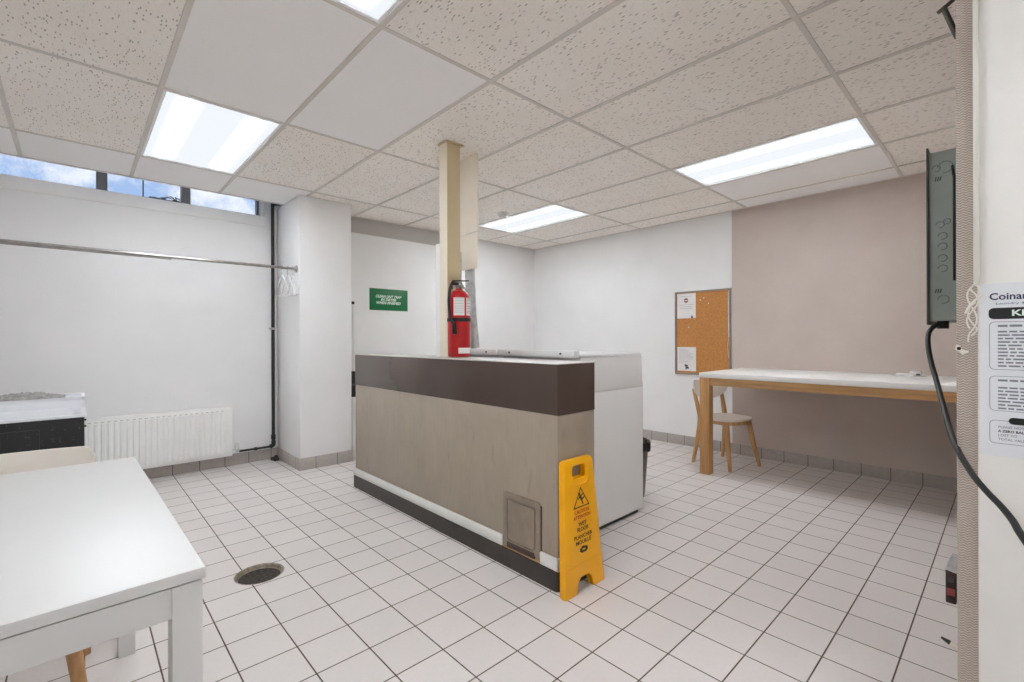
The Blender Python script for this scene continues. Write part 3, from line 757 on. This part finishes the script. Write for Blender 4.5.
b = BM(); box(b, dx0+.03, dx1-.03, dy0+.03, dy1-.03, dz-.027, dz-.0225); obj('shadow_gap', b, M['wht_desk'], r)
r.rotation_euler = (0, 0, D(1.0)); r.location.x -= .003; r.location.y -= .010

# ------------------------------------------------------------------ laundry sink by the window wall
kx0, kx1, ky0, ky1 = -.66, .052, 3.995, 4.77
r = thing('utility_sink', 'low white utility sink with black speckled front beside the radiator', 'sink', ((kx0+kx1)/2, (ky0+ky1)/2, 0))
b = BM(); box(b, kx0+.01, kx1-.012, ky0+.012, ky0+.03, .02, .70, .002); fp = obj('front_panel', b, M['blackspeck'], r)
b = BM(); box(b, kx0+.02, -.16, ky0+.006, ky0+.014, .05, .645, .002); obj('drop_panel', b, M['blackspeck'], fp)
for z in (.64, .68):
    b = BM(); tube(b, [(kx1-.014, ky0+.02, z), (kx1-.002, ky0+.02, z)], .006, 8); obj('screw', b, M['black'], fp)
b = BM(); box(b, kx1-.012, kx1-.004, ky0+.02, ky1, .02, .70, .002); box(b, kx0+.004, kx0+.012, ky0+.02, ky1, .02, .70, .002); box(b, kx0+.01, kx1-.01, ky1-.01, ky1, .02, .70); obj('side_panels', b, M['tub'], r)
# rim and basin
b = BM(); yo = 4.47
def loopz(x0, x1, y0, y1, z, rr, n=6): return [b.verts.new((p[0], p[1], z)) for p in rrect(x0, x1, y0, y1, rr, n)]
L = [loopz(kx0, kx1, ky0, yo, .700, .01), loopz(kx0, kx1, ky0, yo, .715, .01), loopz(kx0+.025, kx1-.025, ky0+.025, yo-.02, .716, .03),
     loopz(kx0+.035, kx1-.035, ky0+.035, yo-.03, .700, .04), loopz(kx0+.07, kx1-.07, ky0+.06, yo-.05, .46, .06), loopz(kx0+.2, kx1-.2, ky0+.15, yo-.12, .45, .06)]
for p, q in zip(L, L[1:]):
    for i in range(len(p)): b.faces.new((p[i], p[(i+1) % len(p)], q[(i+1) % len(p)], q[i]))
b.faces.new(L[-1]); obj('basin', b, M['tub'], r)
b = BM()
box(b, kx0, kx1-.002, yo, ky1, .60, .770, .006); box(b, kx0, kx1-.002, yo, yo+.02, .765, .785, .004); box(b, kx0, kx1-.002, ky1-.02, ky1, .765, .792, .004); box(b, kx1-.024, kx1-.002, yo, ky1, .765, .788, .004); obj('back_ledge', b, M['tub'], r)
b = BM(); nx, ny = 60, 10; g = {}
for i in range(nx+1):
    for j in range(ny+1):
        u, v = i/nx, j/ny; x = kx0+.03+u*(kx1-kx0-.135); y = yo+.004+v*(ky1-yo-.03)
        e = min(1, 6*min(u+.02, 1-u+.0), 5*min(v, 1-v)+.0)
        g[i,j] = b.verts.new((x+random.uniform(-.004,.004), y, .787 + max(0, e)*(.026+.008*math.sin(9*u+2)+random.uniform(-.006,.006))))
for i in range(nx):
    for j in range(ny): b.faces.new((g[i,j], g[i+1,j], g[i+1,j+1], g[i,j+1]))
b.faces.new([g[i,0] for i in range(nx+1)][::-1] + [g[0,j] for j in range(1, ny+1)][::1] + [g[i,ny] for i in range(1, nx+1)] + [g[nx,j] for j in range(ny-1, 0, -1)])
tag(obj('grey_cloth', b, M['lint'], loc=(kx0+.3, 4.6, .77)), 'rumpled grey fuzzy cloth lying on the back ledge of the white sink', 'cloth')

# ------------------------------------------------------------------ radiator
rx0, rx1, ry, rz0, rz1 = -.12, 1.062, 4.952, .105, .558
r = thing('radiator', 'white ribbed panel radiator on the wall below the high window', 'radiator', ((rx0+rx1)/2, ry, rz0))
b = BM(); box(b, rx0, rx1, ry, ry+.012, rz0, rz1, .004); box(b, rx0, rx1, ry+.045, ry+.055, rz0, rz1, .004); obj('panel', b, M['rad'], r)
for xx in (rx0-.004, rx1-.01):
    b = BM(); box(b, xx, xx+.014, ry-.003, ry+.055, rz0, rz1+.006, .003); obj('end_cap', b, M['rad'], r)
b = BM(); box(b, rx0, rx1, ry+.002, ry+.053, rz1-.004, rz1+.007, .002); obj('top_grille', b, M['rad'], r)
b = BM(); pitch = .0395; n = int((rx1-rx0-.04)/pitch)
for k in range(n):
    xx = rx0+.03+k*pitch
    prism(b, [(xx, 0), (xx+.006, -.009), (xx+.024, -.009), (xx+.030, 0)], lambda u, v, t: (u, ry+v, t), rz0+.03, rz1-.042)
obj('ribs', b, M['rad'], r, smooth=0)
b = BM()
for k in range(n): box(b, rx0+.028+k*pitch, rx0+.050+k*pitch, ry-.0012, ry+.001, rz1-.032, rz1-.026)
obj('vent_slots', b, M['slot'], r, smooth=0)['kind'] = 'stuff'
b = BM(); lathe(b, [(.014, .155), (.018, .16), (.019, .195), (.012, .205), (0, .205)], (1.112, 4.985, 0), 16); tube(b, [(1.066, 4.985, .150), (1.112, 4.985, .150)], .009, 10); obj('valve', b, M['wht_plastic'], r)
b = BM(); box(b, 1.098, 1.128, 4.968, 5.002, .128, .160, .004); obj('valve_body', b, M['galv'], r)

# pipes
r = thing('heating_pipe', 'black heating pipe rising up the wall beside the white column', 'pipe', (1.432, 5.0, .13))
b = BM(); tube(b, [(1.432, 5.0, .13), (1.432, 5.0, 2.54)], .0155, 14); obj('riser', b, M['blackpipe'], r)
b = BM(); tube(b, [(1.432, 5.0, 2.53), (1.50, 5.0, 2.545)], .0165, 12); obj('elbow', b, M['blackpipe'], r)
b = BM(); tube(b, smooth_path([(1.432, 5.0, .185), (1.43, 5.0, .145), (1.40, 5.0, .130)], 5), .021, 12); obj('elbow', b, M['blackpipe'], r)
b = BM(); tube(b, [(1.41, 5.0, .130), (1.13, 5.0, .128)], .0105, 12); obj('branch', b, M['blackpipe'], r)
b = BM(); tube(b, [(1.432, 5.0, .20), (1.432, 5.0, .245)], .022, 12); obj('coupling', b, M['blackpipe'], r)
b = BM(); tube(b, [(1.26, 5.0, .129), (1.285, 5.0, .129)], .016, 12); obj('coupling', b, M['blackpipe'], r)
b = BM(); lathe(b, [(.017, 1.285), (.023, 1.287), (.023, 1.303), (.017, 1.305)], (1.432, 5.0, 0), 16); box(b, 1.405, 1.446, 5.012, 5.036, 1.287, 1.303, .003); obj('clamp', b, M['galv'], r)
b = BM(); tube(b, [(1.503, 5.005, .11), (1.503, 5.005, CH+.03)], .021, 14)
b.free(); b = BM(); tube(b, [(1.459, 5.018, .11), (1.459, 5.018, CH+.03)], .012, 14)
tag(obj('white_pipe', b, M['wht_plastic'], loc=(1.459, 5.018, .11)), 'thin white painted pipe in the corner between black pipe and column', 'pipe')
b = BM(); lathe(b, [(.026, .0), (.028, .02), (.018, .03), (.014, .05), (0, .052)], (1.437, 4.93, 0), 16); tube(b, [(1.39, 4.925, .022), (1.44, 4.93, .03)], .016, 12)
tag(obj('pipe_fitting', b, M['rust'], loc=(1.43, 4.93, 0)), 'small dark rusty pipe fitting on the floor at the foot of the column', 'pipe fitting')

# ------------------------------------------------------------------ hanging rail with hangers
ry_, rz_ = 4.468, 1.833
r = thing('hanging_rail', 'long steel hanging rail running in front of the white window wall', 'hanging rail', (-.3, ry_, rz_))
b = BM(); tube(b, [(XL+.001, ry_, rz_-.004), (1.482, ry_, rz_)], .0125, 16); obj('rail', b, M['steel'], r)
b = BM(); lathe(b, [(.02, 1.462), (.022, 1.468), (.034, 1.477), (.034, 1.4825)], (0, ry_, rz_), 20, 'X'); obj('flange', b, M['steel'], r)
b = BM(); tube(b, [(XL+.001, ry_+.05, rz_-.012), (.55, ry_+.012, rz_-.014)], .007, 10); obj('highlight_bar', b, M['steel'], r)  # thin bar stands in for the highlight line along the rail
hl = {0: 'white plastic clothes hanger nearest the column on the steel rail', 1: 'white plastic clothes hanger in the middle of the three on the rail', 2: 'white plastic clothes hanger of the three farthest from the column'}
for k, (hx, a) in enumerate(((1.446, .0), (1.405, .06), (1.355, .1))):
    hr = thing('clothes_hanger', hl[k], 'clothes hanger', (hx, ry_, rz_), a, 'hangers on the rail')
    def loc(pts): return [(hx+p[0], ry_+p[1], rz_+p[2]) for p in pts]
    b = BM(); tube(b, smooth_path(loc([(0, -.017, .006), (0, -.006, .0165), (0, .010, .014), (0, .018, 0), (0, .010, -.022), (0, 0, -.04), (0, 0, -.075)]), 5), .0035, 8); obj('hook', b, M['steel'], hr)
    b = BM(); tube(b, smooth_path(loc([(0, 0, -.07), (0, .04, -.10), (0, .115, -.19), (0, .13, -.225), (0, .115, -.245), (0, 0, -.245), (0, -.115, -.245), (0, -.13, -.225), (0, -.115, -.19), (0, -.04, -.10), (0, 0, -.07)]), 5), .006, 8); obj('body', b, M['hanger'], hr)

# ------------------------------------------------------------------ floor drain
r = thing('floor_drain', 'round recessed floor drain with dark grate in the tiled floor', 'drain', (*DC, -.02))
b = BM(); lathe(b, [(.113, .0006), (.110, .0012), (.105, -.002), (.100, -.018), (.096, -.0195)], (*DC, 0), 48, cap=False); obj('drain_ring', b, M['drainmetal'], r)
holes = []
b = BM(); holes = []
for rr_, cnt in ((.03, 6), (.055, 11), (.08, 16)):
    for k in range(cnt):
        a = 2*PI*k/cnt + rr_*20; holes.append([(DC[0]+rr_*math.cos(a)+.0085*math.cos(q), DC[1]+rr_*math.sin(a)+.0085*math.sin(q)) for q in [2*PI*i/8 for i in range(8)]])
prism(b, [(DC[0]+.104*math.cos(2*PI*i/48), DC[1]+.104*math.sin(2*PI*i/48)) for i in range(48)], lambda u, v, t: (u, v, t), -.024, -.020, holes=holes); obj('grate', b, M['darkhole'], r, smooth=0)
b = BM(); lathe(b, [(.104, -.021), (.1, -.09), (0, -.092)], (*DC, 0), 32); obj('drain_cup', b, M['black'], r)

# ------------------------------------------------------------------ waste bin
bc = (3.085, 2.00)
r = thing('waste_bin', 'smoky plastic waste bin with black liner half hidden behind the white machine', 'waste bin', (*bc, 0))
b = BM(); lathe(b, [(.0, .004), (.118, .004), (.122, .0), (.150, .39), (.157, .395), (.157, .402), (.147, .402), (.118, .012), (0, .012)], (*bc, 0), 36); obj('bucket', b, M['bin'], r)
b = BM(); n = 60; rg = []
for rad, z, am in ((.140, .30, .002), (.147, .405, .002), (.158, .412, .003), (.166, .398, .004), (.164, .352, .006)):
    rg.append([b.verts.new((bc[0]+(rad+am*math.sin(13*2*PI*k/n)+random.uniform(-am,am))*math.cos(2*PI*k/n), bc[1]+(rad+am*math.sin(13*2*PI*k/n))*math.sin(2*PI*k/n), z+(random.uniform(-.012,.008) if z < .36 else 0))) for k in range(n)])
for p, q in zip(rg, rg[1:]):
    for k in range(n): b.faces.new((p[k], p[(k+1) % n], q[(k+1) % n], q[k]))
obj('bin_liner', b, M['liner'], r)

# ------------------------------------------------------------------ electrical panel behind the partition edge
ex0, ex1, ey1, ez0, ez1 = 2.45, 2.86, .222, 1.247, 1.905
r = thing('electrical_panel', 'grey metal electrical panel mounted behind the woven wall edge', 'electrical panel', ((ex0+ex1)/2, .16, ez0))
b = BM(); box(b, ex0, ex1, .101, ey1-.004, ez0, ez1, .002); obj('enclosure', b, M['panelgrey'], r)
b = BM(); box(b, ex0-.014, ex1+.014, ey1-.004, ey1+.002, ez0-.014, ez1+.018, .001); obj('cover', b, M['panellip'], r)
b = BM()
def knock(y, z, rad, b=None):
    tube(b, [(ex0-.001, y+rad*math.cos(a), z+rad*math.sin(a)) for a in [2*PI*i/20 for i in range(17)]], .0014, 6)
for y, z, rad in ((.170,1.84,.022),(.196,1.84,.012),(.185,1.62,.012),(.178,1.575,.013),(.178,1.535,.013),(.178,1.49,.013),(.178,1.45,.013),(.165,1.63,.010),(.176,1.33,.016)):
    b = BM(); knock(y, z, rad, b); obj('knockout', b, M['knock'], r)
for z in (1.79, 1.355):
    for k in range(3):
        b = BM(); tube(b, [(ex0-.002, .199-.007*k, z), (ex0-.002, .196-.007*k, z+.016)], .0014, 6); obj('louvre', b, M['black'], r)
b = BM(); box(b, ex0-.003, ex0, .141, .149, 1.40, 1.80, .001); tube(b, [(ex0-.004, .146, 1.80), (ex0-.004, .150, 1.84)], .004, 8); obj('side_slot', b, M['black'], r)
b = BM(); tube(b, [(ex0+.03, .18, ez0), (ex0+.03, .18, ez0-.03)], .018, 14); obj('cable_gland', b, M['black'], r)
b = BM()
path = [(ex0+.03, .180, 1.226), (2.455, .195, 1.232), (2.40, .213, 1.204), (2.33, .210, 1.154), (2.26, .196, 1.094), (2.16, .172, 1.026), (1.98, .138, .941), (1.85, .118, .903),
        (1.73, .096, .876), (1.665, .075, .850), (1.62, .057, .830), (1.58, .035, .810), (1.55, .017, .796), (1.51, -.002, .778), (1.46, -.017, .759), (1.40, -.05, .72), (1.33, -.12, .64)]
tube(b, smooth_path(path, 6), [.0085 - .0015*min(1, i/60) for i in range(6*(len(path)-1)+1)], 12)
tag(obj('power_cable', b, M['cable'], loc=(2.4, .2, 1.2)), 'black cable hanging from the grey electrical panel across the woven wall edge', 'cable')
b = BM(); tube(b, [(2.60, .135, 1.922), (2.60, .135, CH-.002)], .011, 12)
tag(obj('conduit', b, M['galv'], loc=(2.6, .135, 1.9)), 'thin metal conduit from the electrical panel up to the ceiling', 'conduit')
r = thing('wall_bracket', 'dark angled metal bracket at the ceiling by the woven wall edge', 'bracket', (2.0, .12, 2.2))
b = BM(); tube(b, [(1.93, .150, 2.175), (1.93, .101, 2.205)], .006, 8); obj('arm', b, M['olive'], r)
b = BM(); tube(b, [(1.93, .136, 2.183), (1.93, .106, 2.08)], .007, 8); obj('brace', b, M['olive'], r)
b = BM(); box(b, 1.91, 1.95, .1005, .106, 2.06, 2.24, .001); obj('mount_plate', b, M['olive'], r)

# latch box and pen-like bolt low on the partition's far face
r = thing('door_latch', 'small dark latch with a red patch low on the woven wall edge', 'latch', (1.87, .12, .42))
b = BM(); box(b, 1.855, 1.885, .108, .131, .408, .505, .003); obj('latch_body', b, M['rust'], r)
b = BM(); prism(b, [(.0998,.545),(.118,.545),(.131,.505),(.108,.500),(.0998,.52)], lambda u, v, t: (t, u, v), 1.853, 1.887); obj('latch_arm', b, M['galv'], r)
b = BM(); box(b, 1.8535, 1.855, .111, .129, .432, .452); obj('red_patch', b, M['redmark'], r, smooth=0)
b = BM(); box(b, 1.8535, 1.855, .114, .125, .470, .484); obj('worn_label', b, M['panellip'], r, smooth=0)
r = thing('wall_bolt', 'short pale bolt with a dark tip sticking out of the woven wall edge', 'bolt', (1.87, .12, .29))
b = BM(); tube(b, [(1.87, .099, .276), (1.87, .124, .287)], .0055, 10); obj('shank', b, M['cord'], r)
b = BM(); tube(b, [(1.87, .123, .2865), (1.87, .142, .2945)], [.007, .003], 10); obj('tip', b, M['olive'], r)

# cord trunking, string, torn anchor
b = BM(); box(b, 1.722, 1.738, .0545, .0660, 1.318, CH, .003)
tag(obj('cord_trunking', b, M['trunk'], loc=(1.73, .063, 1.32)), 'white vertical cord trunking at the edge of the white wall', 'trunking')
b = BM()
for ph, zb, dy in ((0, 1.17, .006), (1.7, 1.205, .003), (3.5, 1.185, .0)):
    pts = [(1.726-.004*math.sin(ph), .062, 1.325)]
    for k in range(1, 8):
        f = k/8; pts.append((1.724+.004*math.sin(6*f+ph), .066+dy*f+.0105*math.sin(7.5*f+ph), 1.325+(zb-1.325)*f))
    pts.append((1.725, .07+dy, zb)); tube(b, smooth_path(pts, 5), .0019, 8)
tube(b, smooth_path([(1.724, .062, 1.275), (1.722, .072, 1.262), (1.722, .081, 1.245), (1.724, .072, 1.268), (1.726, .056, 1.285), (1.727, .049, 1.292)], 5), .0024, 8)
tag(obj('white_string', b, M['cord'], loc=(1.725, .066, 1.32)), 'knotted white string dangling from the trunking end beside the poster', 'string')
r = thing('torn_anchor', 'torn white wall anchor with a dark hole on the woven strip', 'wall anchor', (1.742, .093, 1.15))
b = BM()
prism(b, [(.1035,1.150),(.1,1.162),(.093,1.160),(.090,1.152),(.084,1.146),(.078,1.148),(.0755,1.142),(.083,1.138),(.088,1.133),(.094,1.142)], lambda u, v, t: (1.7495-t, u, v), 0, .009, bev=.002); obj('anchor_body', b, M['cord'], r)
b = BM(); lathe(b, [(.0045, -.0095), (.0045, -.0105), (0, -.0105)], (1.7495, .0945, 1.152), 12, 'X'); obj('anchor_hole', b, M['black'], r)

# ------------------------------------------------------------------ poster on the near white wall
PX = 1.7375; AD = (0,-1,0); UP = (0,0,1)
r = thing('instruction_poster', 'white laundry instruction poster taped to the near white wall', 'poster', (PX, -.08, .875))
b = BM(); box(b, PX-.0008, PX, -.235, .0555, .875, 1.321); obj('sheet', b, M['paper'], r, smooth=0)
def ptext(body, size, y, z, m, bold=.02, width=None, align='LEFT'): text('lettering', body, size, (PX-.0012, y, z), AD, UP, m, r, width=width, bold=bold, align=align, ext=.0002)
ptext('Coinamatic', .0245, .0375, 1.286, M['ink_navy'], .02, .110)
ptext('Laundry & Payment', .0075, .026, 1.2685, M['ink_navy'], 0, .1)
fp_ = lambda u, v, t: (PX-.0008-t, u, v)
b = BM(); prism(b, rrect(-.215, .0385, 1.2285, 1.2575, .010), fp_, 0, .0004); obj('title_bar', b, M['ink'], r, smooth=0)
ptext('KIOSK', .021, -.002, 1.243, M['white_ink'], .03, .075)
for z0, z1 in ((1.098, 1.222), (.992, 1.082), (.908, .968)):
    b = BM(); prism(b, rrect(-.215, .0375, z0, z1, .010), fp_, 0, .0003, holes=[rrect(-.2138, .0363, z0+.0012, z1-.0012, .009)]); obj('text_frame', b, M['ink_grey'], r, smooth=0)
b = BM(); prism(b, rrect(-.17, .003, .960, .977, .008), fp_, 0, .0006); obj('heading_pill', b, M['ink'], r, smooth=0)
b = BM()
def para(zs, h=.0042):
    for z in zs:
        y = .022
        while y > -.19:
            w = random.uniform(.008, .024); box(b, PX-.0012, PX-.0009, max(y-w, -.2), y, z-h/2, z+h/2); y -= w+.0035
para([1.211], .0055); para([1.196-.0088*k for k in range(11)]); para([1.071], .005); para([1.052-.0088*k for k in range(7)])
obj('small_print', b, M['ink_grey'], r, smooth=0)['kind'] = 'stuff'
for k, body in enumerate(('PLEASE NOTE', 'A ZERO BALANCE', 'LOST TO', 'TOTAL VALUE')):
    ptext(body, .0082, .022, .951-.0105*k, M['ink'] if k == 1 else M['ink_grey'], .03 if k == 1 else .01)

# ------------------------------------------------------------------ sky seen through the window
w = bpy.data.worlds.new('sky'); scene.world = w; w.use_nodes = True
nt = w.node_tree; nt.nodes.clear(); t = NT(nt)
out = t.n('ShaderNodeOutputWorld'); bg = t.n('ShaderNodeBackground')
gv = t.n('ShaderNodeTexCoord').outputs['Generated']
cl = t.ramp(t.noise(gv, 11, 8, .7), .42, .58)
cl2 = t.ramp(t.noise(gv, 30, 6, .7), .35, .7)
f = t.math('MULTIPLY', cl, t.math('ADD', t.math('MULTIPLY', cl2, .6), .4))
t.l(t.mix(f, rgba((158,186,228)), rgba((246,248,252))), bg.inputs[0]); bg.inputs[1].default_value = .48
t.l(bg.outputs[0], out.inputs[0])

scene.view_settings.view_transform = 'Standard'; scene.view_settings.look = 'None'
scene.view_settings.gamma = 1; scene.view_settings.use_curve_mapping = False; scene.view_settings.exposure = 1.22
scene.cycles.use_denoising = True
scene.cycles.max_bounces = 16; scene.cycles.diffuse_bounces = 14
scene.cycles.sample_clamp_indirect = 6
